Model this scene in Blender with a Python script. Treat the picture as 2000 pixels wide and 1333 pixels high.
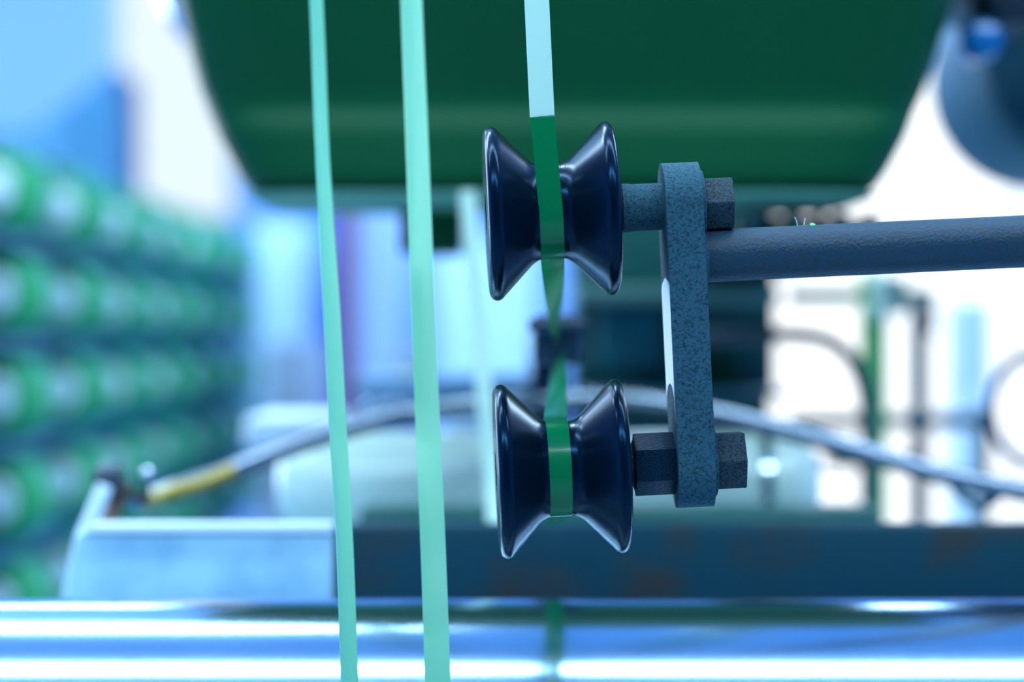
import bpy, bmesh, math, random
from mathutils import Matrix, Vector
random.seed(7)
for o in list(bpy.data.objects): bpy.data.objects.remove(o)
S = bpy.context.scene
C = S.collection
# ------------------------------------------------------------------ camera, world, light, exposure
H = 1.20                                  # lens height above the floor
LENS = 85.0
K = 36.0 / 2000 / LENS                    # metres per pixel per metre of distance
FOC = 0.833                               # distance of the roller bracket
cam_d = bpy.data.cameras.new('camera'); cam = bpy.data.objects.new('camera', cam_d); C.objects.link(cam)
cam.location = (0, 0, H); cam.rotation_euler = (math.pi / 2, 0, 0)
cam_d.lens = LENS; cam_d.sensor_width = 36; cam_d.clip_start = 0.02; cam_d.clip_end = 60
cam_d.dof.use_dof = True; cam_d.dof.focus_distance = FOC - 0.012; cam_d.dof.aperture_fstop = 5.0
S.camera = cam
W = bpy.data.worlds.new('hall_ambient'); S.world = W; W.use_nodes = True
bg = W.node_tree.nodes['Background']; bg.inputs[0].default_value = (0.16, 0.50, 1.0, 1); bg.inputs[1].default_value = 0.13
S.view_settings.view_transform = 'Standard'; S.view_settings.look = 'None'
S.view_settings.exposure = 0.12; S.view_settings.gamma = 1.0; S.view_settings.use_curve_mapping = False
SIDE_WINDOW = 110.0     # watts, daylight through the side window
LAMP = 18.0             # watts per metre, ceiling tubes
PANE_R = 1.5            # brightness of the far right window
PANE_L = 1.0           # brightness of the far left window

def D(px, py, d):
    """photo pixel at distance d -> world point"""
    return Vector(((px - 1000) * K * d, d, H - (py - 666.5) * K * d))

# ------------------------------------------------------------------ materials
def mat(name, base, rough=0.5, metal=0.0, c2=None, scale=30.0, detail=4.0, lo=0.4, hi=0.65, bump=0.0, bscale=None,
        coat=0.0, spec=0.5, stretch=None, transl=0.0, transp=0.0, rough2=None, tint=None):
    m = bpy.data.materials.new(name); m.use_nodes = True
    nt = m.node_tree; N = nt.nodes; L = nt.links
    b = N['Principled BSDF']; out = N['Material Output']
    b.inputs['Base Color'].default_value = (*base, 1); b.inputs['Roughness'].default_value = rough
    b.inputs['Metallic'].default_value = metal; b.inputs['Coat Weight'].default_value = coat
    b.inputs['Coat Roughness'].default_value = 0.08
    b.inputs['Specular IOR Level'].default_value = spec
    if tint: b.inputs['Specular Tint'].default_value = (*tint, 1)
    if c2 is not None or bump:
        tc = N.new('ShaderNodeTexCoord'); mp = N.new('ShaderNodeMapping'); L.new(tc.outputs['Object'], mp.inputs[0])
        if stretch: mp.inputs['Scale'].default_value = stretch
    if c2 is not None:
        n = N.new('ShaderNodeTexNoise'); n.inputs['Scale'].default_value = scale; n.inputs['Detail'].default_value = detail
        L.new(mp.outputs[0], n.inputs['Vector'])
        r = N.new('ShaderNodeValToRGB'); r.color_ramp.elements[0].position = lo; r.color_ramp.elements[1].position = hi
        r.color_ramp.elements[0].color = (*base, 1); r.color_ramp.elements[1].color = (*c2, 1)
        L.new(n.outputs['Fac'], r.inputs[0]); L.new(r.outputs[0], b.inputs['Base Color'])
        if rough2 is not None:
            mr = N.new('ShaderNodeMapRange'); mr.inputs[1].default_value = lo; mr.inputs[2].default_value = hi
            mr.inputs[3].default_value = rough; mr.inputs[4].default_value = rough2
            L.new(n.outputs['Fac'], mr.inputs[0]); L.new(mr.outputs[0], b.inputs['Roughness'])
    if bump:
        n2 = N.new('ShaderNodeTexNoise'); n2.inputs['Scale'].default_value = bscale or scale; n2.inputs['Detail'].default_value = 5
        L.new(mp.outputs[0], n2.inputs['Vector'])
        bp = N.new('ShaderNodeBump'); bp.inputs['Strength'].default_value = bump; bp.inputs['Distance'].default_value = 0.0006
        L.new(n2.outputs['Fac'], bp.inputs['Height']); L.new(bp.outputs[0], b.inputs['Normal'])
    sh = b.outputs[0]
    if transl:
        t = N.new('ShaderNodeBsdfTranslucent'); t.inputs[0].default_value = (*base, 1)
        mx = N.new('ShaderNodeMixShader'); mx.inputs[0].default_value = transl
        L.new(sh, mx.inputs[1]); L.new(t.outputs[0], mx.inputs[2]); sh = mx.outputs[0]
    if transp:
        t = N.new('ShaderNodeBsdfTransparent'); t.inputs[0].default_value = (*[min(1, c * 1.6 + .05) for c in base], 1)
        mx = N.new('ShaderNodeMixShader'); mx.inputs[0].default_value = transp
        L.new(sh, mx.inputs[1]); L.new(t.outputs[0], mx.inputs[2]); sh = mx.outputs[0]
    L.new(sh, out.inputs[0])
    return m

def emis(name, col, strength):
    m = bpy.data.materials.new(name); m.use_nodes = True
    nt = m.node_tree; nt.nodes.remove(nt.nodes['Principled BSDF'])
    e = nt.nodes.new('ShaderNodeEmission'); e.inputs[0].default_value = (*col, 1); e.inputs[1].default_value = strength
    nt.links.new(e.outputs[0], nt.nodes['Material Output'].inputs[0]); return m

M = dict(
    black=mat('black_anodised', (0.001, 0.007, 0.016), 0.22, 0, spec=0.32, tint=(0.12, 0.44, 1.0)),
    bearing=mat('bearing_steel', (0.45, 0.52, 0.6), 0.25, 1),
    cast=mat('dusty_cast_steel', (0.028, 0.112, 0.165), 0.75, 0.0, c2=(0.005, 0.020, 0.032), scale=1050, detail=9, lo=0.46, hi=0.74, bump=0.7, bscale=1300, spec=0.3),
    rod=mat('rusty_rod_steel', (0.009, 0.055, 0.105), 0.5, 0.0, c2=(0.028, 0.042, 0.055), detail=8, scale=1000, lo=0.48, hi=0.62, bump=0.6, bscale=900, spec=0.4),
    bolt=mat('grimy_bolt_steel', (0.018, 0.058, 0.09), 0.6, 0.0, c2=(0.003, 0.010, 0.016), detail=8, scale=1300, lo=0.42, hi=0.62, bump=0.7, bscale=1400, spec=0.4),
    hexsteel=mat('oiled_hex_steel', (0.008, 0.03, 0.065), 0.38, 0.0, c2=(0.003, 0.010, 0.02), scale=1500, bump=0.4, bscale=1200, spec=0.22, tint=(.4, .7, 1)),
    film=mat('green_film', (0.0, 0.33, 0.12), 0.22, 0, transl=0.35, transp=0.15, coat=0.3),
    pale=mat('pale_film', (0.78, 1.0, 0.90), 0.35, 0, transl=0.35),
    mint=mat('mint_film', (0.38, 0.84, 0.63), 0.3, 0, transl=0.4),
    whitefilm=mat('whitish_film', (0.62, 0.95, 0.86), 0.35, 0, transl=0.4, transp=0.1),
    housing=mat('dark_green_paint', (0.0, 0.078, 0.026), 0.45, 0, spec=.2, c2=(0.0, 0.084, 0.028), scale=8, bump=0.05, bscale=40),
    lip=mat('lip_grey_green', (0.09, 0.30, 0.22), 0.6, 0.0, spec=.25),
    creeltop=mat('creel_light_teal', (0.10, 0.48, 0.52), 0.5, 0),
    rodsteel=mat('grey_rod_steel', (0.36, 0.42, 0.50), 0.2, 1),
    steel=mat('brushed_roller_steel', (0.42, 0.62, 0.80), 0.15, 1, c2=(0.39, 0.59, 0.77), scale=30, stretch=(1, .2, .2), rough2=0.15),
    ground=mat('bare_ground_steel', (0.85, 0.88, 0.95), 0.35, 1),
    chrome=mat('bright_steel', (0.75, 0.82, 0.90), 0.14, 1),
    beamdark=mat('dark_painted_steel', (0.0, 0.042, 0.066), 0.5, 0.0, spec=.22, c2=(0.026, 0.030, 0.030), scale=22, lo=0.5, hi=0.68, bump=0.2, bscale=60),
    beamlight=mat('worn_blue_paint', (0.40, 0.68, 0.84), 0.4, 0, c2=(0.16, 0.38, 0.58), scale=22, lo=0.46, hi=0.72, bump=0.2, bscale=60),
    cream=mat('cream_green_paint', (0.74, 0.92, 0.80), 0.25, 0, c2=(0.70, 0.88, 0.77), scale=6, coat=0.4),
    bodygreen=mat('machine_green_paint', (0.006, 0.10, 0.085), 0.45, 0, c2=(0.02, 0.13, 0.12), scale=9),
    bodyteal=mat('machine_teal_paint', (0.01, 0.18, 0.22), 0.4, 0),
    greygreen=mat('grey_green_paint', (0.15, 0.30, 0.26), 0.4, 0),
    postgreen=mat('post_green_paint', (0.16, 0.55, 0.18), 0.45, 0),
    hose=mat('grey_rubber_hose', (0.05, 0.07, 0.085), 0.45, 0),
    darksteel=mat('dark_blue_steel', (0.006, 0.03, 0.065), 0.4, 0),
    navy=mat('dark_navy_paint', (0.004, 0.02, 0.04), 0.5, 0),
    tealgrey=mat('teal_grey_paint', (0.02, 0.11, 0.17), 0.45, 0),
    blueknob=mat('blue_plastic', (0.0, 0.13, 0.38), 0.2, 0, coat=0.5),
    brass=mat('brass_yellow', (0.45, 0.34, 0.06), 0.35, 0.4),
    rust=mat('brown_rust', (0.10, 0.06, 0.05), 0.6, 0),
    bobbin=mat('green_wound_tape', (0.0, 0.42, 0.11), 0.35, 0, c2=(0.0, 0.32, 0.15), scale=25),
    cap=mat('pale_bobbin_cap', (0.80, 0.97, 1.0), 0.25, 0.0, coat=0.5),
    rack=mat('creel_blue_paint', (0.004, 0.15, 0.27), 0.45, 0),
    wall=mat('wall_blue_paint', (0.26, 0.46, 0.90), 0.8, 0, c2=(0.24, 0.44, 0.88), scale=2),
    ceil=mat('ceiling_blue_white', (0.35, 0.6, 0.9), 0.8, 0),
    floor=mat('pale_concrete', (0.28, 0.46, 0.52), 0.6, 0, c2=(0.34, 0.52, 0.58), scale=4, bump=0.2),
    frame=mat('window_frame_grey', (0.35, 0.5, 0.62), 0.5, 0),
    tableblue=mat('table_blue_paint', (0.15, 0.32, 0.50), 0.5, 0),
    lav=mat('lavender_paint', (0.38, 0.55, 0.92), 0.5, 0),
    palecab=mat('pale_blue_paint', (0.5, 0.74, 1.0), 0.5, 0),
    white=mat('white_paint', (0.78, 0.90, 1.0), 0.5, 0),
    red=mat('dark_red_paint', (0.16, 0.02, 0.10), 0.5, 0),
    bluepaint=mat('bright_blue_paint', (0.03, 0.22, 0.72), 0.5, 0),
    duct=mat('duct_blue_paint', (0.04, 0.20, 0.36), 0.6, 0),
    carton=mat('grey_carton', (0.34, 0.42, 0.56), 0.8, 0),
    yellow=mat('dull_yellow', (0.30, 0.32, 0.10), 0.6, 0),
    lint=mat('green_lint', (0.2, 0.7, 0.3), 0.8, 0),
    pane_r=emis('daylight_pane', (0.92, 0.97, 1.0), PANE_R),
    pane_l=emis('hazy_daylight_pane', (0.78, 0.91, 1.0), PANE_L),
    tube=emis('lamp_tube', (0.8, 0.93, 1.0), 14.0),
)

# ------------------------------------------------------------------ geometry helpers: each returns (verts, faces)
def lathe(prof, axis='x', seg=64, cen=(0, 0, 0), closed=False):
    v, f = [], []
    n = len(prof)
    for (u, r) in prof:
        for i in range(seg):
            a = 2 * math.pi * i / seg; c, s = r * math.cos(a), r * math.sin(a)
            p = (u, c, s) if axis == 'x' else ((c, u, s) if axis == 'y' else (c, s, u))
            v.append((p[0] + cen[0], p[1] + cen[1], p[2] + cen[2]))
    for j in range(n if closed else n - 1):
        k = (j + 1) % n
        for i in range(seg):
            i2 = (i + 1) % seg
            f.append((j * seg + i, j * seg + i2, k * seg + i2, k * seg + i))
    if not closed:
        f.append(tuple(range(seg))); f.append(tuple((n - 1) * seg + i for i in range(seg)))
    return v, f

def bmdata(bm):
    bmesh.ops.recalc_face_normals(bm, faces=bm.faces)
    bm.verts.index_update()
    r = ([tuple(v.co) for v in bm.verts], [tuple(v.index for v in f.verts) for f in bm.faces]); bm.free(); return r

def box(x0, x1, y0, y1, z0, z1, bev=0.0, seg=2):
    bm = bmesh.new(); bmesh.ops.create_cube(bm, size=1)
    for v in bm.verts:
        v.co = Vector(((x0 + x1) / 2 + v.co.x * (x1 - x0), (y0 + y1) / 2 + v.co.y * (y1 - y0), (z0 + z1) / 2 + v.co.z * (z1 - z0)))
    if bev: bmesh.ops.bevel(bm, geom=list(bm.edges), offset=bev, segments=seg, profile=0.5, affect='EDGES')
    return bmdata(bm)

def prism(poly, axis, a, b, bev=0.0, seg=2):
    """poly of 2-D points; axis 'x': (y,z), 'y': (x,z), 'z': (x,y)"""
    bm = bmesh.new()
    def P(p, t): return (t, p[0], p[1]) if axis == 'x' else ((p[0], t, p[1]) if axis == 'y' else (p[0], p[1], t))
    A = [bm.verts.new(P(p, a)) for p in poly]; B = [bm.verts.new(P(p, b)) for p in poly]
    n = len(poly); fa = bm.faces.new(A); fb = bm.faces.new(B)
    for i in range(n): bm.faces.new((A[i], A[(i + 1) % n], B[(i + 1) % n], B[i]))
    if bev:
        ed = list(set(list(fa.edges) + list(fb.edges)))
        bmesh.ops.bevel(bm, geom=ed, offset=bev, segments=seg, profile=0.5, affect='EDGES')
    return bmdata(bm)

def smooth_path(pts, sub=8):
    pts = [Vector(p) for p in pts]; out = []
    for i in range(len(pts) - 1):
        p0 = pts[max(i - 1, 0)]; p1 = pts[i]; p2 = pts[i + 1]; p3 = pts[min(i + 2, len(pts) - 1)]
        for k in range(sub):
            t = k / sub
            out.append(0.5 * ((2 * p1) + (p2 - p0) * t + (2 * p0 - 5 * p1 + 4 * p2 - p3) * t * t + (3 * p1 - p0 - 3 * p2 + p3) * t ** 3))
    out.append(pts[-1]); return out

def tube(pts, r, seg=14, sub=8):
    path = smooth_path(pts, sub) if sub > 1 else [Vector(p) for p in pts]
    v, f = [], []; up = Vector((0.123, 0.9, 0.31)).normalized()
    for i, p in enumerate(path):
        t = (path[min(i + 1, len(path) - 1)] - path[max(i - 1, 0)]).normalized()
        if abs(t.dot(up)) > 0.95: up = Vector((1, 0, 0.2)).normalized()
        a = t.cross(up).normalized(); b = t.cross(a)
        rr = r(i / (len(path) - 1)) if callable(r) else r
        for k in range(seg):
            an = 2 * math.pi * k / seg
            v.append(tuple(p + a * (rr * math.cos(an)) + b * (rr * math.sin(an))))
        up = -b if (-b).dot(up) > 0 else b
    n = len(path)
    for j in range(n - 1):
        for k in range(seg):
            k2 = (k + 1) % seg
            f.append((j * seg + k, j * seg + k2, (j + 1) * seg + k2, (j + 1) * seg + k))
    f.append(tuple(range(seg))); f.append(tuple((n - 1) * seg + k for k in range(seg)))
    return v, f

def ribbon(path, wdirs, width, thick=0.00035, curl=0.0, nw=6):
    """solid strip following path; wdirs = across-direction per point"""
    path = [Vector(p) for p in path]; n = len(path); v, f = [], []
    for i, p in enumerate(path):
        t = (path[min(i + 1, n - 1)] - path[max(i - 1, 0)]).normalized()
        w = (wdirs[i] - t * wdirs[i].dot(t)).normalized(); nn = t.cross(w).normalized()
        row = []
        for k in range(nw + 1):
            s = k / nw * 2 - 1
            row.append(p + w * (s * width / 2) + nn * (curl * (s * s - 0.5)))
        for q in row: v.append(tuple(q + nn * (thick / 2)))
        for q in reversed(row): v.append(tuple(q - nn * (thick / 2)))
    m = 2 * (nw + 1)
    for j in range(n - 1):
        for k in range(m):
            k2 = (k + 1) % m
            f.append((j * m + k, j * m + k2, (j + 1) * m + k2, (j + 1) * m + k))
    f.append(tuple(range(m))); f.append(tuple((n - 1) * m + k for k in range(m)))
    return v, f

def dome(c, r, axis=(0, -1, 0), h=0.5, seg=20, rings=6):
    """low dome (rivet or cap) with its flat side at c"""
    ax = Vector(axis).normalized(); a = ax.orthogonal().normalized(); b = ax.cross(a); c = Vector(c); v, f = [], []
    for j in range(rings):
        t = j / rings * math.pi / 2
        for i in range(seg):
            an = 2 * math.pi * i / seg
            v.append(tuple(c + (a * math.cos(an) + b * math.sin(an)) * (r * math.cos(t)) + ax * (r * h * math.sin(t))))
    v.append(tuple(c + ax * (r * h)))
    for j in range(rings - 1):
        for i in range(seg):
            i2 = (i + 1) % seg; f.append((j * seg + i, j * seg + i2, (j + 1) * seg + i2, (j + 1) * seg + i))
    for i in range(seg): f.append(((rings - 1) * seg + i, (rings - 1) * seg + (i + 1) % seg, rings * seg))
    f.append(tuple(range(seg))); return v, f

def join(*gs):
    v, f = [], []
    for g in gs:
        o = len(v); v += g[0]; f += [tuple(i + o for i in q) for q in g[1]]
    return v, f

def mesh_obj(name, g, m, parent=None, off=(0, 0, 0), smooth=True):
    me = bpy.data.meshes.new(name)
    me.from_pydata([(p[0] - off[0], p[1] - off[1], p[2] - off[2]) for p in g[0]], [], g[1])
    bm = bmesh.new(); bm.from_mesh(me); bmesh.ops.recalc_face_normals(bm, faces=bm.faces); bm.to_mesh(me); bm.free()
    if smooth:
        me.polygons.foreach_set('use_smooth', [True] * len(me.polygons))
        me.set_sharp_from_angle(angle=math.radians(38))
    me.materials.append(M[m] if isinstance(m, str) else m)
    o = bpy.data.objects.new(name, me); C.objects.link(o)
    if parent: o.parent = parent
    return o

class Thing:
    """an Empty at the thing's base with its parts; geometry is given in world coordinates (or local when matrix is given)"""
    def __init__(s, name, label, cat, loc=(0, 0, 0), group=None, matrix=None):
        s.o = bpy.data.objects.new(name, None); C.objects.link(s.o); s.o.empty_display_size = 0.02
        s.off = Vector((0, 0, 0)) if matrix is not None else Vector(loc)
        if matrix is not None: s.o.matrix_world = matrix
        else: s.o.location = loc
        s.o['label'] = label; s.o['category'] = cat
        if group: s.o['group'] = group
    def part(s, name, g, m, parent=None, smooth=True, label=None):
        o = mesh_obj(name, g, m, parent or s.o, s.off, smooth)
        if label: o['label'] = label
        return o

def single(name, g, m, label, cat, loc, group=None, smooth=True):
    o = mesh_obj(name, g, m, None, loc, smooth); o.location = loc
    o['label'] = label; o['category'] = cat
    if group: o['group'] = group
    return o

def struct(name, g, m, parent=None):
    o = mesh_obj(name, g, m, parent, (0, 0, 0), False)
    if parent is None: o['kind'] = 'structure'
    return o

# ------------------------------------------------------------------ the hall
XL, XR, YF, YB, ZC = -2.6, 3.2, -2.5, 6.5, 3.4
struct('floor', box(XL - .1, XR + .1, YF, YB + .1, -0.1, 0), 'floor')
struct('ceiling', box(XL - .1, XR + .1, YF, YB + .1, ZC, ZC + 0.1), 'ceil')

def holed(x0, x1, z0, z1, holes, fn):
    """wall strips around holes (a0,a1,z0,z1), sorted along the wall"""
    gs = []; a = x0
    for (h0, h1, hz0, hz1) in holes:
        gs += [fn(a, h0, z0, z1), fn(h0, h1, z0, hz0), fn(h0, h1, hz1, z1)]; a = h1
    gs.append(fn(a, x1, z0, z1)); return join(*gs)

w1 = D(205, -900, YB); w1b = D(480, 452, YB)
w2 = D(1430, 60, YB); w2b = D(2560, 1130, YB)
hb = [(w1.x, w1b.x, w1b.z, ZC - .25), (w2.x, w2b.x, w2b.z, w2.z)]
struct('wall_back', holed(XL, XR, 0, ZC, hb, lambda a, b, c, d: box(a, b, YB, YB + .1, c, d)), 'wall')
hl = [(2.6, 5.4, 1.3, 2.9)]
struct('wall_left', holed(YF, YB, 0, ZC, hl, lambda a, b, c, d: box(XL - .1, XL, a, b, c, d)), 'wall')
struct('wall_right', box(XR, XR + .1, YF, YB, 0, ZC), 'wall')

def window(n, ax, a0, a1, z0, z1, pos, pane, cols, rows, bar=0.03):
    fr = []; t = 0.04
    def B(u0, u1, v0, v1, d0, d1):
        return box(u0, u1, pos + d0, pos + d1, v0, v1) if ax == 'y' else box(pos - d1, pos - d0, u0, u1, v0, v1)
    fr = [B(a0, a0 + t, z0, z1, 0, .06), B(a1 - t, a1, z0, z1, 0, .06), B(a0 + t, a1 - t, z0, z0 + t, 0, .06), B(a0 + t, a1 - t, z1 - t, z1, 0, .06)]
    w = struct('window_%d' % n, join(*fr), 'frame')
    us = [a0 + t + (a1 - a0 - 2 * t) * i / cols for i in range(cols + 1)]; vs = [z0 + t + (z1 - z0 - 2 * t) * i / rows for i in range(rows + 1)]
    for u in us[1:-1]: struct('glazing_bar', B(u - bar / 2, u + bar / 2, z0 + t, z1 - t, .01, .05), 'frame', w)
    for q in vs[1:-1]: struct('glazing_bar', B(a0 + t, a1 - t, q - bar / 2, q + bar / 2, .012, .048), 'frame', w)
    for i in range(cols):
        for j in range(rows): struct('pane', B(us[i], us[i + 1], vs[j], vs[j + 1], .026, .034), pane, w)
    return w
window(1, 'y', *hb[0], YB, 'pane_l', 1, 2)
window(2, 'y', *hb[1], YB, 'pane_r', 2, 1, 0.02)
window(3, 'x', *hl[0], XL, 'pane_l', 4, 2)
# daylight entering by the side window
ld = bpy.data.lights.new('side_daylight', 'AREA'); ld.shape = 'RECTANGLE'; ld.size = 2.6; ld.size_y = 1.6; ld.energy = SIDE_WINDOW; ld.color = (0.70, 0.88, 1.0)
lo = bpy.data.objects.new('side_daylight', ld); C.objects.link(lo); lo.location = (XL + .05, 4.0, 2.1); lo.rotation_euler = (0, -math.pi / 2, 0)

# ceiling tube lamps running across the hall
def ceiling_lamp(x, y, z, length, label, power=1.0):
    t = Thing('ceiling_lamp', label, 'lamp', (x, y, z), 'tube lamps under the ceiling')
    t.part('lamp_housing', prism([(y - .09, z + .05), (y - .05, z + .10), (y + .05, z + .10), (y + .09, z + .05)], 'x', x - length / 2, x + length / 2), 'white')
    t.part('lamp_tube', lathe([(x - length / 2 + .02, .016), (x + length / 2 - .02, .016)], 'x', 12, (0, y, z + .025)), 'tube')
    t.part('suspension_rod', box(x - .01, x + .01, y - .01, y + .01, z + .1, ZC), 'frame')
    l = bpy.data.lights.new('tube_light', 'AREA'); l.shape = 'RECTANGLE'; l.size = length; l.size_y = .1; l.energy = LAMP * length * power; l.color = (0.58, 0.84, 1.0)
    q = bpy.data.objects.new('tube_light', l); C.objects.link(q); q.parent = t.o; q.location = (0, 0, -.002)
for (x, y, z, ln, lb) in [(-0.85, -0.4, 2.55, 1.5, 'long tube lamp hung nearest, on the left'), (0.85, -0.4, 2.55, 1.5, 'long tube lamp hung nearest, on the right'),  # this unseen front pair is added to light the front faces
                          (-0.82, 0.93, 2.5, 1.6, 'long tube lamp hung above the steel roller, on the left'), (0.82, 0.93, 2.5, 1.6, 'long tube lamp hung above the steel roller, on the right'),
                          (-0.80, 1.9, 2.45, 1.4, 'long tube lamp hung above the green bobbins'), (1.4, 2.9, 2.45, 1.5, 'long tube lamp hung behind the green housing'),
                          (-0.9, 4.4, 2.75, 1.5, 'long tube lamp hung farthest, on the left'), (0.9, 4.4, 2.75, 1.5, 'long tube lamp hung farthest, by the bright window')]:
    ceiling_lamp(x, y, z, ln, lb, 0.45 if y == 0.93 else (0.75 if y < 0 else 1.1))

# ------------------------------------------------------------------ steel roller, beam, drum, housing
RC = Vector((0.10, 1.0, 0)); RR = 0.085
RC.z = H - (1172 - 666.5) * K * 1.0 - RR * 0.998
t = Thing('steel_roller', 'wide polished steel roller lying across the bottom, in front of the dark beam', 'roller', (RC.x, RC.y, RC.z - RR))
t.part('roller_shell', lathe([(-.62, RR * .9), (-.62, RR - .003), (-.617, RR), (.617, RR), (.62, RR - .003), (.62, RR * .9)], 'x', 128, tuple(RC)), 'steel')
t.part('journal', lathe([(-.64, .02), (.64, .02)], 'x', 24, tuple(RC)), 'chrome')
for i, x in enumerate((-.57, .7705)):
    st = Thing('roller_stand', ['dark blue stand carrying the left end of the steel roller', 'dark blue stand carrying the right end of the steel roller'][i], 'stand', (x, 1.0, 0))
    st.part('upright', box(x - .03, x + .03, .95, 1.05, .02, RC.z - .02, .004), 'tealgrey')
    st.part('foot_plate', box(x - .08, x + .08, .90, 1.10, 0, .02, .003), 'tealgrey')
    st.part('bearing_block', lathe([(x - .03, .045), (x + .03, .045)], 'x', 24, tuple(Vector((0, 1.0, RC.z)))), 'tealgrey')

bd = 1.13
bz1 = D(0, 1027, bd).z; bz0 = bz1 - .055
xs = D(655, 0, bd).x
t = Thing('machine_beam', 'dark stained steel beam running to the right behind the steel roller', 'beam', (xs, bd, bz0))
t.part('beam_body', box(xs, .95, bd, bd + .022, bz0, bz1, .003), 'beamdark')
t.part('bottom_flange', box(xs, .95, bd - .012, bd, bz0 - .004, bz0 + .006, .001), 'navy')
t.part('leg', box(.86, .93, bd, bd + .022, 0, bz0 + .003), 'beamdark')
x0 = D(150, 0, bd).x; xa = D(108, 0, bd).x
t = Thing('beam_end_box', 'light blue worn box with a slanted end, butted against the dark beam', 'machine box', (x0, bd, bz0))
t.part('box_body', prism([(xa, bz0 + .004), (x0, bz1 - .003), (xs - .0005, bz1 - .003), (xs - .0005, bz0 + .004)], 'y', bd - .006, bd + .022, .003), 'beamlight')
t.part('top_edge', prism([(x0 + .004, bz1 - .0028), (x0 + .008, bz1 + .001), (xs - .001, bz1 + .001), (xs - .001, bz1 - .0028)], 'y', bd - .008, bd + .012, .001), 'white')
t.part('base_strip', box(xa - .004, xs - .001, bd - .014, bd + .022, bz0 - .004, bz0 + .0035, .001), 'tealgrey')
t.part('leg', box(xs - .08, xs - .01, bd, bd + .022, 0, bz0 - .0045), 'beamlight')

# cream drum
dd = 1.42; rr = 0.030
dc = D(0, 945, dd); zc = dc.z
xl, xr = D(545, 0, dd).x, D(1600, 0, dd).x
t = Thing('cream_drum', 'cream green horizontal drum with rounded ends behind the dark beam', 'drum', ((xl + xr) / 2, dd, zc - rr))
pr = [(xl, .010), (xl + .001, rr * .62), (xl + .006, rr * .84), (xl + .013, rr * .95), (xl + .022, rr), (xl + .10, rr + .0008), (xl + .16, rr), (xr - .028, rr), (xr - .016, rr * .93), (xr - .007, rr * .78), (xr - .001, rr * .5), (xr, .008)]
t.part('drum_shell', lathe(pr, 'x', 64, (0, dd, zc)), 'cream')
t.part('end_ring', lathe([(xr - .036, rr), (xr - .036, rr + .002), (xr - .030, rr + .002), (xr - .030, rr)], 'x', 48, (0, dd, zc), True), 'chrome')
t.part('saddle', box(xl + .03, xl + .06, dd - .02, dd + .02, 0, zc - rr + .004), 'bodygreen')
t.part('saddle', box(xr - .06, xr - .03, dd - .02, dd + .02, 0, zc - rr + .004), 'bodygreen')
# trough under the drum: dark green rail
gz = D(0, 1012, 1.40).z
t = single('drip_rail', box(D(700, 0, 1.34).x, D(1720, 0, 1.34).x, 1.33, 1.37, D(0, 1060, 1.34).z, D(0, 990, 1.34).z, .004), 'bodygreen', 'dark green rail under the cream drum, above the dark beam', 'rail', (D(1430, 0, 1.34).x, 1.35, D(0, 1060, 1.34).z))

# green housing
hc = 1.42; hd = 0.12
rows = [(-700, 250, 1950), (-300, 320, 1885), (-100, 352, 1850), (0, 368, 1832), (100, 390, 1806), (160, 405, 1787), (196, 418, 1772), (206, 421, 1768), (220, 427, 1763), (246, 438, 1754), (260, 444, 1748), (270, 450, 1743), (300, 464, 1728), (325, 477, 1715), (345, 489, 1702), (358, 500, 1692), (367, 512, 1680), (373, 530, 1662), (375, 556, 1636)]
df = hc - hd
def hring(py, pl, prr, n=56, depth=1.0, ex=9.0):
    dl = df + .085
    a, b = (pl - 1000) * K * dl, (prr - 1000) * K * dl
    cx, hw = (a + b) / 2, (b - a) / 2; z = H - (py - 666.5) * K * df
    R = []
    for i in range(n):
        an = 2 * math.pi * (i + .5) / n; c, s = math.cos(an), math.sin(an)
        R.append((cx + hw * math.copysign(abs(c) ** (2 / ex), c), hc + hd * depth * math.copysign(abs(s) ** (2 / ex), s), z))
    return R
v, f = [], []
n = 56
for (py, pl, prr) in rows:
    dep = 1.0 if py <= -100 else (1.0 - .16 * (py + 100) / 300.0 if py <= 200 else .84)
    if py > 200: dep = min(.872, .84 + .032 * (py - 200) / 50.0)
    if py > 350: dep = .872 - .2 * ((py - 350) / 25.0) ** 2
    v += hring(py, pl, prr, n, dep)
for j in range(len(rows) - 1):
    for i in range(n): f.append((j * n + i, j * n + (i + 1) % n, (j + 1) * n + (i + 1) % n, (j + 1) * n + i))
f.append(tuple(range(n))); f.append(tuple((len(rows) - 1) * n + i for i in range(n)))
hb_z = D(0, 375, df).z
t = Thing('machine_housing', 'big dark green rounded machine housing hanging above the rollers', 'machine', (.03, hc, hb_z))
t.part('housing_shell', (v, f), 'housing')
lv, lf = [], []
lr = [(366, 506, 1684, .80), (370, 499, 1693, .88), (376, 501, 1691, .88), (380, 515, 1675, .80)]
for (py, pl, prr, dp) in lr: lv += hring(py, pl, prr, n, dp)
for j in range(3):
    for i in range(n): lf.append((j * n + i, j * n + (i + 1) % n, (j + 1) * n + (i + 1) % n, (j + 1) * n + i))
lf.append(tuple(range(n))); lf.append(tuple(3 * n + i for i in range(n)))
t.part('bottom_lip', (lv, lf), 'lip')
for x in (-.10, .16): t.part('hanger', box(x - .02, x + .02, hc - .02, hc + .02, D(0, -700, df).z - .01, ZC, .002), 'bodygreen')
# lower green drop box under the housing (left of the rollers)
a, b = D(785, 380, 1.5), D(905, 500, 1.5)
t.part('drop_box', box(a.x, b.x, 1.46, 1.52, b.z, hb_z + .006, .003), 'housing')

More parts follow.
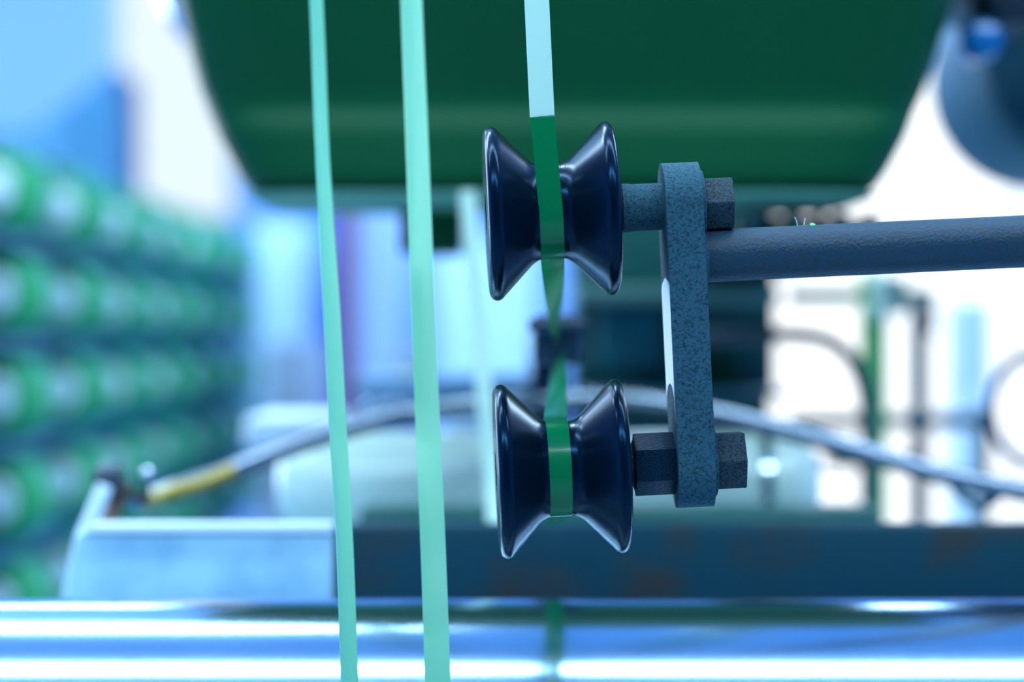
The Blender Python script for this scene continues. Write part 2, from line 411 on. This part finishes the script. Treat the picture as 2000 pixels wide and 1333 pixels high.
# steel flange ring behind the left of the housing
fc = D(640, -150, 1.84); fr_ = .1395
t = Thing('flange_disc', 'dark blue disc with a bright steel rim peeping out left of the green housing', 'flange', (fc.x, 1.84, fc.z - fr_))
t.part('disc', lathe([(1.82, .02), (1.82, fr_ * .93), (1.86, fr_ * .93), (1.86, .02)], 'y', 64, (fc.x, 0, fc.z)), 'darksteel')
t.part('rim', lathe([(1.815, fr_ * .92), (1.812, fr_ * .97), (1.82, fr_ * 1.01), (1.86, fr_ * 1.01), (1.86, fr_ * .92)], 'y', 64, (fc.x, 0, fc.z), True), 'chrome')
t.part('shaft', tube([(fc.x, 1.84, fc.z), (fc.x, 2.05, fc.z)], .02, 16, 1), 'chrome')

# pedestal below the housing
t = Thing('machine_pedestal', 'dark teal green machine pedestal standing below the housing', 'machine', (.08, 1.80, 0))
a, b = D(1125, 380, 1.80), D(1505, 860, 1.80)
t.part('column', box(a.x, b.x, 1.80, 1.98, 0, D(0, 770, 1.8).z, .004), 'bodygreen')
t.part('upper_body', box(a.x, D(1520, 0, 1.8).x, 1.82, 1.98, D(0, 770, 1.8).z, D(0, 360, 1.8).z, .004), 'bodygreen')
t.part('ledge', box(a.x - .002, D(1520, 0, 1.75).x, 1.74, 1.83, D(0, 592, 1.75).z, D(0, 562, 1.75).z, .003), 'greygreen')
t.part('panel', box(D(1170, 0, 1.8).x, D(1290, 0, 1.8).x, 1.79, 1.80 - .0003, D(0, 720, 1.8).z, D(0, 600, 1.8).z, .002), 'bodyteal')
t.part('panel', box(D(1390, 0, 1.8).x, D(1430, 0, 1.8).x, 1.79, 1.82 - .0003, D(0, 760, 1.8).z, D(0, 690, 1.8).z, .002), 'housing')
t.part('shelf_plate', box(a.x, D(1540, 0, 1.76).x, 1.72, 1.90, D(0, 775, 1.76).z, D(0, 762, 1.76).z, .002), 'tealgrey')
for (q_, w, m_) in ((1475, 26, 'bodyteal'), (1548, 34, 'lip'), (1600, 20, 'bodygreen'), (1642, 30, 'bodyteal'), (1700, 26, 'bodygreen')):
    x = D(q_, 0, 1.40).x; hw = w / 2 * K * 1.40
    t.part('tie_rod', lathe([(D(0, 462, 1.40).z, hw), (hb_z - .006, hw)], 'z', 16, (x, 1.40, 0)), m_)
t.part('tie_block', box(D(1440, 0, 1.43).x, D(1725, 0, 1.43).x, 1.43, 1.47, D(0, 470, 1.43).z, hb_z - .007, .003), 'bodygreen')
t.part('tie_plate', box(D(1440, 0, 1.4).x, D(1722, 0, 1.4).x, 1.38, 1.83, D(0, 500, 1.4).z, D(0, 462, 1.4).z, .002), 'bodygreen')

# table top / shelf behind drum seen under the bowed rod
t = Thing('guide_table', 'pale blue flat plate behind the bowed rod, left of the pedestal', 'table', (-.1, 1.75, 0))
a, b = D(690, 745, 1.8), D(1105, 830, 1.8)
t.part('table_plate', box(a.x, b.x, 1.80, 2.0, D(0, 815, 1.8).z, D(0, 735, 1.8).z, .004), 'tableblue')
t.part('apron', box(D(865, 0, 1.62).x, D(1010, 0, 1.62).x, 1.62, 1.80, D(0, 870, 1.62).z, D(0, 838, 1.62).z, .003), 'tealgrey')
t.part('leg', box(a.x + .02, a.x + .05, 1.84, 1.87, 0, D(0, 814, 1.8).z), 'lav'); t.part('leg', box(b.x - .05, b.x - .02, 1.84, 1.87, 0, D(0, 814, 1.8).z), 'lav')
for (px, py) in ((724, 797), (775, 793), (965, 778)):
    t.part('bolt_head', dome(D(px, py, 1.80) + Vector((0, .001, 0)), .006, h=.7), 'chrome')

# bowed rod in front of the drum
bow = [(262, 985, 1.24), (330, 958, 1.25), (440, 922, 1.27), (560, 872, 1.29), (680, 832, 1.31), (800, 803, 1.33), (940, 786, 1.34), (1100, 778, 1.35), (1250, 782, 1.35), (1400, 804, 1.34), (1560, 842, 1.32), (1700, 882, 1.30), (1850, 925, 1.28), (2000, 955, 1.26), (2200, 990, 1.24)]
pts = [D(*q) for q in bow]
t = Thing('bowed_rod', 'long bowed bright metal rod arching across behind the rollers', 'rod', tuple(pts[0]))
t.part('rod_tube', tube(pts, .0042, 14, 6), 'rodsteel')
t.part('lower_strip', tube([p + Vector((0, .004, -.0054)) for p in pts[1:]], .0017, 10, 6), 'rust')
t.part('brass_sleeve', tube([D(275, 985, 1.235), D(330, 962, 1.24), D(395, 944, 1.25), D(455, 918, 1.262)], .0036, 12, 4), 'brass')
# left clamp of the rod, standing on the light box
t = Thing('rod_clamp', 'small clamp with a tilted pale bar and dark knob holding the bowed rod', 'clamp', (D(195, 1040, 1.2).x, 1.2, bz1))
p0, p1 = D(163, 1052, 1.165), D(205, 950, 1.165)
t.part('pale_bar', tube([p0, p1], .0040, 12, 1), 'white')
t.part('upright', tube([D(205, 1045, 1.19), D(238, 950, 1.215)], .0046, 12, 1), 'rust')
kc = D(212, 938, 1.2)
t.part('knob', lathe([(kc.x - .007, .003), (kc.x - .006, .007), (kc.x, .0085), (kc.x + .006, .007), (kc.x + .007, .003)], 'x', 20, (0, kc.y, kc.z)), 'darksteel')
t.part('cross_pin', tube([D(205, 945, 1.2), D(285, 980, 1.235)], .003, 10, 1), 'rust')
t.part('bolt_head', dome(D(290, 925, 1.2), .0032, h=.8), 'chrome')
t.part('bolt_arm', tube([D(290, 925, 1.2) + Vector((0, .001, 0)), D(285, 978, 1.235)], .0022, 8, 1), 'darksteel')

# ------------------------------------------------------------------ roller bracket (in focus)
s = K * FOC                                # metres per photo pixel in the focal plane
O = D(1081, 413, FOC)
A0 = Matrix.Translation(O) @ Matrix.Rotation(math.radians(-2.7), 4, 'Y') @ Matrix.Rotation(math.radians(1.9), 4, 'Z')
A1 = A0 @ Matrix.Translation(Vector((-4 * s, 0, -503 * s)))
def sc(g): return ([(p[0] * s, p[1] * s, p[2] * s) for p in g[0]], g[1])

def vroller(label, Mx, hub=92):
    t = Thing('v_groove_roller', label, 'roller', group='black rollers on the bracket', matrix=Mx)
    half = [(-112, 40), (-133, 42), (-133, 148), (-132.5, 156), (-130, 162.5), (-126, 167), (-121, 169.6), (-115, 170), (-110, 168.5), (-106, 165.5)]
    cone = [(-106 + (i / 10.0) * 58, 165.5 - (i / 10.0) * 57.5) for i in range(1, 11)]
    fil = [(-43, 103.4), (-38, 99.6), (-33, 96.6), (-28, 94.4), (-23, 93), (-18, 92.2), (-10, hub)]
    L = [(u * .955, r) for (u, r) in half + cone + fil]
    t.part('roller_body', sc(lathe(L + [(-u, r) for (u, r) in reversed(L)], 'x', 160)), 'black')
    for sg in (-1, 1):
        t.part('bearing', sc(lathe([(sg * 106, 30), (sg * 124, 30), (sg * 124, 41), (sg * 106, 41)], 'x', 48, (0, 0, 0), True)), 'bearing')
    return t
vroller('black V groove roller at the top of the bracket, pale tape running down into it', A0 @ Matrix.Translation((-5 * s, 0, 0)))
vroller('black V groove roller at the bottom of the bracket, green tape over its hub', A1 @ Matrix.Translation((-5 * s, 0, 0)))

t = Thing('roller_bracket', 'dusty blue grey steel link arm on a rod, carrying two black rollers', 'bracket', matrix=A0)
PU = 249
poly = []
for i in range(25): a = math.pi * i / 24; poly.append((-84 * math.cos(a), 84 * math.sin(a)))
for i in range(25): a = math.pi * i / 24; poly.append((84 * math.cos(a), -505 - 86 * math.sin(a)))
t.part('link_plate', sc(prism(poly, 'x', PU - 36, PU + 36, 4, 3)), 'cast')
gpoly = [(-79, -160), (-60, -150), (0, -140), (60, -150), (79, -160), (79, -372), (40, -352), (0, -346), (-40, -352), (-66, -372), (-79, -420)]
t.part('ground_face', sc(prism(gpoly, 'x', PU - 37.2, PU - 35.9)), 'ground', label='bare ground steel strip on the side of the link')  # window light between the roller shadows, painted as a bright strip
sr = t.part('support_rod', sc(lathe([(PU + 35, 48), (PU + 38, 51.5), (PU + 60, 51.5), (1500, 51.5)], 'x', 64, (0, 0, -101))), 'rod')
t.part('weld_bead', sc(lathe([(PU + 33, 52), (PU + 36, 57), (PU + 41, 57), (PU + 46, 51)], 'x', 48, (0, 0, -101))), 'cast')
t.part('round_spacer', sc(lathe([(108, 36), (130, 42), (134, 47.5), (148, 47.5), (152, 46), (PU - 36, 46)], 'x', 48)), 'cast')
def hexa(R, rot): return [(R * math.cos(rot + math.pi / 3 * i), R * math.sin(rot + math.pi / 3 * i)) for i in range(6)]
def hexshift(R, rot, w): return [(a, b + w) for a, b in hexa(R, rot)]
t.part('hex_spacer', sc(prism(hexshift(61, math.pi / 6, -503), 'x', 134, PU - 36, 1.5, 2)), 'hexsteel')
t.part('spacer_collar', sc(lathe([(108, 36), (130, 42), (134, 52), (146, 52), (146, 40)], 'x', 48, (-0, 0, -503))), 'bolt')
def nut(w, R, rot, u0, u1):
    g = prism(hexshift(R, rot, w), 'x', u0, u1, 0)
    bm = bmesh.new(); vs = [bm.verts.new(p) for p in g[0]]
    for q in g[1]: bm.faces.new([vs[i] for i in q])
    bmesh.ops.bevel(bm, geom=[e for e in bm.edges], offset=3.5, segments=3, profile=.5, affect='EDGES')
    return bmdata(bm)
for (w, R, rot) in ((0, 57, .02), (-503, 62, .0)):
    nb = t.part('bolt_head', sc(nut(w, R, math.pi + rot, PU + 43, PU + 101)), 'bolt')
    t.part('washer', sc(lathe([(PU + 36.2, 30), (PU + 36.2, 66), (PU + 38, 68), (PU + 43, 68), (PU + 44, 66), (PU + 44, 30)], 'x', 48, (0, 0, w))), 'cast', nb)
    t.part('bolt_shank', sc(lathe([(-116, 24), (PU + 45, 24)], 'x', 24, (0, 0, w))), 'bolt')
t.part('end_collar', sc(lathe([(1440, 52), (1440, 66), (1500, 66), (1500, 52)], 'x', 32, (0, 0, -101), True)), 'chrome')
# little lint hairs on top of the rod
for i, (u, l, lean) in enumerate(((476, 17, -5), (489, 14, 3))):
    t.part('lint_hair', sc(tube([(u, -6, -52), (u + lean * .3, -6, -52 + l * .6), (u + lean, -7, -50 + l)], .9, 6, 4)), 'white', sr)
t.part('lint_fleck', sc(dome((506, -8, -51), 7, (0.3, -.3, 1), .6, 10, 3)), 'lint', sr)
# post carrying the rod, out of the picture on the right
e = A0 @ Vector((1470 * s, 0, -101 * s))
p = Thing('rod_post', 'steel post holding the far right end of the support rod', 'post', (e.x, e.y, 0))
p.part('post_tube', box(e.x - .02, e.x + .02, e.y + .012, e.y + .05, .01, e.z + .05, .003), 'tealgrey')
p.part('post_foot', box(e.x - .06, e.x + .06, e.y - .04, e.y + .10, 0, .01), 'tealgrey')

# ------------------------------------------------------------------ tapes
TW = 46 * s
R1 = 93.6
def loc(Mx, u, v_, w): return Mx @ Vector((u * s, v_ * s, w * s))
ux = (A0.to_3x3() @ Vector((1, 0, 0))).normalized()
GUIDE = D(1088, 660, 1.16)
# upper run: from above, down the front of the upper hub, round its underside, back to the guide eye
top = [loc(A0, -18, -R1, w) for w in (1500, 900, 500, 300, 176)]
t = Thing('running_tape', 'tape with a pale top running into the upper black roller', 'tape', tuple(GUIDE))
t.part('pale_length', ribbon(top, [ux] * len(top), TW * 1.03), 'pale', label='pale mint length of tape above the upper roller')  # window reflection on the tape, put into a paler film colour
pth = [loc(A0, -18 + 8 * k / 6, -R1, 178 - 178 * k / 6) for k in range(7)]
wd = [ux] * 7
for k in range(1, 16):
    a = math.radians(6.2 * k)
    pth.append(loc(A0, -10 + 4 * k / 15, -R1 * math.cos(a), -R1 * math.sin(a))); wd.append(ux)
last = pth[-1]; nrm = Vector((0, 0, 1))
for k in range(1, 17):
    q = k / 16; pth.append(last.lerp(GUIDE, q) + Vector((0, 0, -.004 * math.sin(math.pi * q))))
    a = math.radians(78) * min(1, q * 1.3); wd.append((ux * math.cos(a) + nrm * math.sin(a)))
t.part('green_length', ribbon(pth, wd, TW), 'film', label='translucent green length wrapped round the upper roller hub')
# lower run: from the guide eye, over the lower hub, and away underneath
t = Thing('running_tape', 'green tape passing over the hub of the lower black roller', 'tape', tuple(GUIDE))
g2 = GUIDE + Vector((.001, 0, -.010))
st = loc(A1, -12, -R1 * math.cos(math.radians(-96)), -R1 * math.sin(math.radians(-96)))
pth, wd = [], []
for k in range(12):
    q = k / 12; pth.append(g2.lerp(st, q)); a = math.radians(60) * (1 - q) ** 1.5; wd.append(ux * math.cos(a) + nrm * math.sin(a))
for k in range(0, 32):
    a = math.radians(-96 + 6.2 * k); pth.append(loc(A1, -12, -R1 * math.cos(a), -R1 * math.sin(a))); wd.append(ux)
end = pth[-1]
for k in range(1, 6): pth.append(end.lerp(D(1080, 1022, 1.115), k / 5)); wd.append(ux)
t.part('green_length', ribbon(pth, wd, TW), 'film')
# guide eye behind
t = Thing('tape_guide', 'small dark blue guide eye holding the tape behind the two rollers', 'guide', (GUIDE.x, 1.16, GUIDE.z - .03))
t.part('guide_block', box(GUIDE.x - .012, GUIDE.x + .012, 1.155, 1.20, GUIDE.z - .013, GUIDE.z + .011, .003), 'darksteel')
t.part('guide_arm', box(GUIDE.x - .008, GUIDE.x + .008, 1.19, 1.80, GUIDE.z - .010, GUIDE.z + .002, .002), 'darksteel')
t.part('guide_post', box(GUIDE.x - .010, GUIDE.x + .013, 1.60, 1.63, 0, GUIDE.z - .008, .002), 'darksteel')
t.part('guide_pin', lathe([(GUIDE.x - .014, .003), (GUIDE.x + .014, .003)], 'x', 14, (0, 1.15, GUIDE.z + .006)), 'darksteel')
t.part('guide_screw', dome((GUIDE.x - .006, 1.1545, GUIDE.z + .005), .004, h=.6), 'blueknob')
# two pale tapes on the left, slightly twisted
def side_tape(name, label, pts, tw, m, curl, width):
    P, Wd = [], []
    n = 40
    base = [D(*q) for q in pts]
    path = smooth_path(base, 12); n = len(path)
    for i, p in enumerate(path):
        q = i / (n - 1) * (len(tw) - 1); j = min(int(q), len(tw) - 2); a = math.radians(tw[j] + (tw[j + 1] - tw[j]) * (q - j))
        P.append(p); Wd.append(Vector((math.cos(a), math.sin(a), 0)))
    return single(name, ribbon(P, Wd, width, .0004, curl, 8), m, label, 'tape', tuple(base[-1]))
side_tape('running_tape', 'leftmost mint tape, narrow and twisted, crossing in front of the housing', [(590, -500, .96), (616, 0, .935), (628, 300, .91), (646, 600, .885), (659, 850, .865), (671, 1050, .852), (681, 1333, .84), (697, 1800, .84)], [58, 62, 62, 55, 54, 56, 54, 54], 'mint', .0008, .0090)
side_tape('running_tape', 'wide mint tape hanging nearest left of the two black rollers', [(785, -500, .95), (803, 0, .925), (815, 300, .905), (826, 600, .885), (836, 850, .868), (845, 1050, .855), (855, 1333, .84), (870, 1800, .84)], [30, 27, 20, 12, 9, 7, 2, 2], 'mint', .0006, .0089)
side_tape('running_tape', 'blurred whitish tape hanging from under the housing, left of the black rollers', [(913, 372, 1.308), (918, 440, 1.306), (925, 520, 1.304), (940, 690, 1.30), (952, 830, 1.295), (962, 940, 1.285), (970, 1060, 1.26)], [8, 8, 8, 6, 5, 5, 5], 'pale', .0003, .0085)
# ------------------------------------------------------------------ objects at the right
hwc = D(2120, 120, 1.55); hr = .073
t = Thing('dark_drum', 'large dark blue round drum at the upper right edge', 'drum', (hwc.x, 1.55, hwc.z - hr))
t.part('drum_face', lathe([(1.52, .015), (1.52, hr * .92), (1.525, hr * .98), (1.535, hr), (1.70, hr), (1.70, .015)], 'y', 64, (hwc.x, 0, hwc.z)), 'tealgrey')
t.part('drum_hub', lathe([(1.49, .012), (1.49, .026), (1.52, .03)], 'y', 40, (hwc.x, 0, hwc.z)), 'navy')
t.part('drum_shaft', tube([(hwc.x, 1.7, hwc.z), (hwc.x + .02, 1.95, hwc.z)], .02, 16, 1), 'navy')
t = Thing('dark_motor', 'black motor block at the upper right corner, blue knob on its side', 'motor', (D(1990, 0, 1.36).x, 1.36, D(0, 120, 1.36).z))
a = D(1925, -300, 1.36); b = D(2300, 45, 1.36)
t.part('motor_body', box(a.x, b.x, 1.36, 1.46, b.z, a.z, .010, 4), 'navy')
t.part('motor_foot', box(D(1835, 0, 1.42).x, a.x + .01, 1.40, 1.46, D(0, 40, 1.42).z, D(0, -60, 1.42).z, .004), 'carton')
kb = D(1912, 85, 1.35)
kn = t.part('knob', lathe([(1.325, .003), (1.327, .009), (1.335, .0115), (1.352, .0115), (1.362, .007), (1.37, .006)], 'y', 32, (kb.x, 0, kb.z)), 'blueknob')
t.part('knob_stem', tube([(kb.x, 1.365, kb.z), (a.x + .02, 1.39, D(0, 20, 1.39).z)], .006, 12, 1), 'navy', kn)
t.part('hanger', box(b.x - .06, b.x - .02, 1.39, 1.43, a.z - .01, ZC), 'navy')

d = 1.9
px = lambda x: D(x, 0, d).x
pz = lambda y: D(0, y, d).z
t = Thing('window_post', 'green upright post in front of the bright window', 'post', (px(1706), d, 0))
t.part('post_tube', lathe([(0, .0110), (pz(530), .0110)], 'z', 24, (px(1706), d, 0)), 'postgreen')
t.part('joint_block', box(px(1728), px(1768), d - .012, d + .01, pz(615), pz(540), .004), 'greygreen')
t.part('joint_ball', dome((px(1712), d - .011, pz(556)), .010, h=.9), 'cream')
t.part('joint_ball', dome((px(1714), d - .011, pz(606)), .010, h=.9), 'cream')
t.part('joint_arm', box(px(1700), px(1826), d - .006, d + .006, pz(592), pz(566), .002), 'greygreen')
t = Thing('window_rail', 'dark rail frame of crossing bars before the window', 'rail', (px(1820), d + .12, 0))
t.part('upright_bar', box(px(1804), px(1836), d + .05, d + .07, pz(1500), pz(560), .001), 'tealgrey')
t.part('upright_bar', box(px(1802), px(1842), d + .04, d + .0495, pz(655), pz(562), .002), 'darksteel')
t.part('upright_bar', box(px(1936), px(1960), d + .05, d + .07, pz(1500), pz(800), .001), 'tealgrey')
t.part('cross_bar', box(px(1550), px(1962), d + .03, d + .0395, pz(840), pz(810), .001), 'tealgrey')
t.part('cross_bar', box(px(1550), px(1705), d + .04, d + .0495, pz(593), pz(561), .001), 'greygreen')
t.part('cross_bar', box(px(1620), px(1800), d + .04, d + .0495, pz(922), pz(894), .001), 'tealgrey')
t.part('foot', box(px(1790), px(1850), d, d + .14, 0, pz(1498)), 'tealgrey')
t = Thing('bent_hose', 'grey hose bending from level to straight down before the window', 'hose', (px(1690), 1.62, pz(1300)))
e_ = 1.62
t.part('hose_tube', tube([D(1330, 664, e_), D(1440, 658, e_), D(1560, 655, e_), D(1625, 670, e_), D(1668, 712, e_), D(1690, 775, e_), D(1694, 860, e_), D(1694, 1000, e_), D(1694, 1400, e_)], .0052, 14, 8), 'hose')
t = Thing('pale_cylinder', 'pale lavender upright tank against the bright window', 'tank', (px(1895), 3.1, 0))
X = D(1890, 0, 3.1).x
t.part('tank_body', lathe([(0, .03), (D(0, 800, 3.1).z, .03), (D(0, 590, 3.1).z, .03), (D(0, 583, 3.1).z, .022)], 'z', 32, (X, 3.1, 0)), 'white')
t.part('tank_stripe', box(X - .007, X + .007, 3.062, 3.0695, D(0, 760, 3.1).z, D(0, 590, 3.1).z), 'lav')
hc2 = D(2010, 800, 1.5)
t = Thing('wire_hoop', 'dark wire hoop cut by the right edge before the window', 'hoop', tuple(hc2))
ring = [(hc2.x + .0235 * math.cos(q * math.pi / 16), 1.5, hc2.z + .033 * math.sin(q * math.pi / 16)) for q in range(33)]
t.part('hoop_wire', tube(ring, .0030, 8, 2), 'hose')
t.part('hoop_stem', tube([(hc2.x + .0235, 1.5, hc2.z), (hc2.x + .3, 1.55, hc2.z + .02)], .003, 8, 1), 'hose')
t = Thing('hanging_loop', 'small drooping cable loop under the bowed rod at the right', 'cable', tuple(D(1915, 985, 1.275)))
t.part('cable', tube([D(1840, 922, 1.28), D(1862, 950, 1.275), D(1885, 976, 1.275), D(1915, 988, 1.275), D(1945, 974, 1.27), D(1955, 945, 1.268)], .0024, 8, 6), 'tealgrey')

# ------------------------------------------------------------------ creel with green bobbins at the left
CX = -0.60
rowz = [.19, .06, -.07, -.20, -.33]
ys = [2.58 + .44 * i for i in range(8)]
t = Thing('bobbin_creel', 'tall blue steel creel frame full of green bobbins at the left', 'rack', (CX - .2, 4.2, 0))
for i, y in enumerate([2.52 + .44 * k for k in range(9)]):
    t.part('upright', box(CX - .11, CX - .085, y - .012, y + .012, 0, H + .255, .002), 'rack')
for z in rowz:
    t.part('shelf_rail', box(CX - .10, CX - .02, 2.45, 6.1, H + z - .068, H + z - .056, .002), 'rack')
t.part('back_sheet', box(CX - .16, CX - .15, 2.45, 6.1, .3, H + .25), 'rack')
t.part('top_sheet', box(CX - .16, CX - .06, 2.45, 6.1, H + .256, H + .262), 'creeltop')
ordn = ['first', 'second', 'third', 'fourth', 'fifth', 'sixth', 'seventh', 'eighth']
rown = ['top', 'second', 'third', 'fourth', 'lowest']
proto = None
for j, z in enumerate(rowz):
    for i, y in enumerate(ys):
        lb = 'green bobbin with pale end cap, %s from the front in the %s creel row' % (ordn[i], rown[j])
        q = (CX - .05, y, H + z - .054)
        if proto is None:
            proto = Thing('tape_bobbin', lb, 'bobbin', q, 'green bobbins on the creel'); cz = H + z
            cen = (CX - .05, 0, cz)
            proto.part('wound_tape', lathe([(y + .01, .02), (y + .01, .05), (y + .016, .054), (y + .154, .054), (y + .16, .05), (y + .16, .02)], 'y', 28, cen), 'bobbin')
            proto.part('core_tube', lathe([(y - .01, .020), (y + .19, .020)], 'y', 18, cen), 'rack')
            proto.part('end_cap', dome((CX - .05, y - .0105, cz), .030, h=.45, seg=18), 'cap')
            src = proto.o
        else:
            c = src.copy(); C.objects.link(c); c.location = q; c['label'] = lb
            for ch in src.children:
                k = ch.copy(); C.objects.link(k); k.parent = c

# ------------------------------------------------------------------ far things between creel and pedestal
d = 4.6
def far(name, label, cat, x0, x1, y0, m, depth=.4, dd_=4.6, extra=None):
    a, b = D(x0, y0, dd_), D(x1, 0, dd_)
    t = Thing(name, label, cat, ((a.x + b.x) / 2, dd_ + depth / 2, 0))
    t.part('cabinet_body', box(a.x, b.x, dd_, dd_ + depth, .04, a.z, .008), m)
    t.part('plinth', box(a.x + .01, b.x - .01, dd_ + .02, dd_ + depth, 0, .04), 'tealgrey')
    w = (b.x - a.x)
    cd_ = t.part('cabinet_door', box(a.x + .015, b.x - .015, dd_ - .012, dd_ - .0003, .08, a.z - .02, .003), m)
    t.part('door_handle', box(b.x - .05, b.x - .035, dd_ - .03, dd_ - .0123, H - .35, H - .2, .003), 'chrome', cd_)
    return t, a, b
far('storage_cabinet', 'white cabinet standing far behind the leftmost tape', 'cabinet', 500, 600, 440, 'palecab')
far('storage_cabinet', 'bright blue cabinet just behind the left tape, under the housing', 'cabinet', 604, 652, 300, 'bluepaint', .3, 5.1)
t, a, b = far('storage_cabinet', 'lavender cabinet with a dark red post, between the two mint tapes', 'cabinet', 662, 790, 300, 'lav')
t.part('red_post', box(a.x - .004, a.x + .03, 4.56, 4.585, 0, D(0, 380, 4.6).z, .003), 'red')
far('storage_cabinet', 'white cabinet seen between the wide mint tape and the rollers', 'cabinet', 850, 1045, 480, 'palecab')
t = Thing('carton_stack', 'stack of grey cartons left of the leftmost tape', 'cartons', (D(560, 0, 4.0).x, 4.1, 0))
a, b = D(515, 650, 4.0), D(628, 0, 4.0)
z = 0
while z < a.z - .1:
    t.part('carton', box(a.x + random.uniform(-.01, .01), b.x + random.uniform(-.01, .01), 4.0 + random.uniform(0, .02), 4.25, z, z + .118, .004), 'carton'); z += .12
t = Thing('oil_can', 'dull yellow can standing far behind the wide mint tape', 'can', (D(795, 0, 3.6).x, 3.6, 0))
zz = D(0, 690, 3.6).z
t.part('can_stand', box(D(770, 0, 3.6).x, D(825, 0, 3.6).x, 3.55, 3.65, 0, D(0, 755, 3.6).z), 'tealgrey')
t.part('can_body', lathe([(D(0, 755, 3.6).z, .018), (zz - .01, .018), (zz, .010)], 'z', 20, (D(795, 0, 3.6).x, 3.6, 0)), 'yellow')
# white sloped tray behind the bowed rod, left
t = Thing('white_tray', 'bright white tray lying behind the bowed rod at the left', 'tray', (D(550, 0, 1.6).x, 1.6, 0))
a, b = D(475, 815, 1.6), D(655, 862, 1.6)
t.part('tray_body', box(a.x, b.x, 1.6, 1.75, b.z - .004, a.z, .004), 'white')
t.part('tray_leg', box(a.x + .02, a.x + .04, 1.66, 1.68, 0, b.z - .003), 'tealgrey')
# blue slanting duct at the upper left
t = Thing('air_duct', 'dark blue slanting duct at the upper left above the creel', 'duct', (-1.05, 5.6, H + .4))
a = [D(225, 130, 5.9), D(225, 400, 5.9), D(-80, 330, 5.9), D(-80, 255, 5.9), D(60, 262, 5.9)]
t.part('duct_body', prism([(p.x, p.z) for p in a], 'y', 5.9, 6.3, .01), 'duct')
t.part('duct_seam', box(D(150, 0, 5.9).x, D(158, 0, 5.9).x, 5.885, 5.8999, D(0, 372, 5.9).z, D(0, 200, 5.9).z), 'rack')
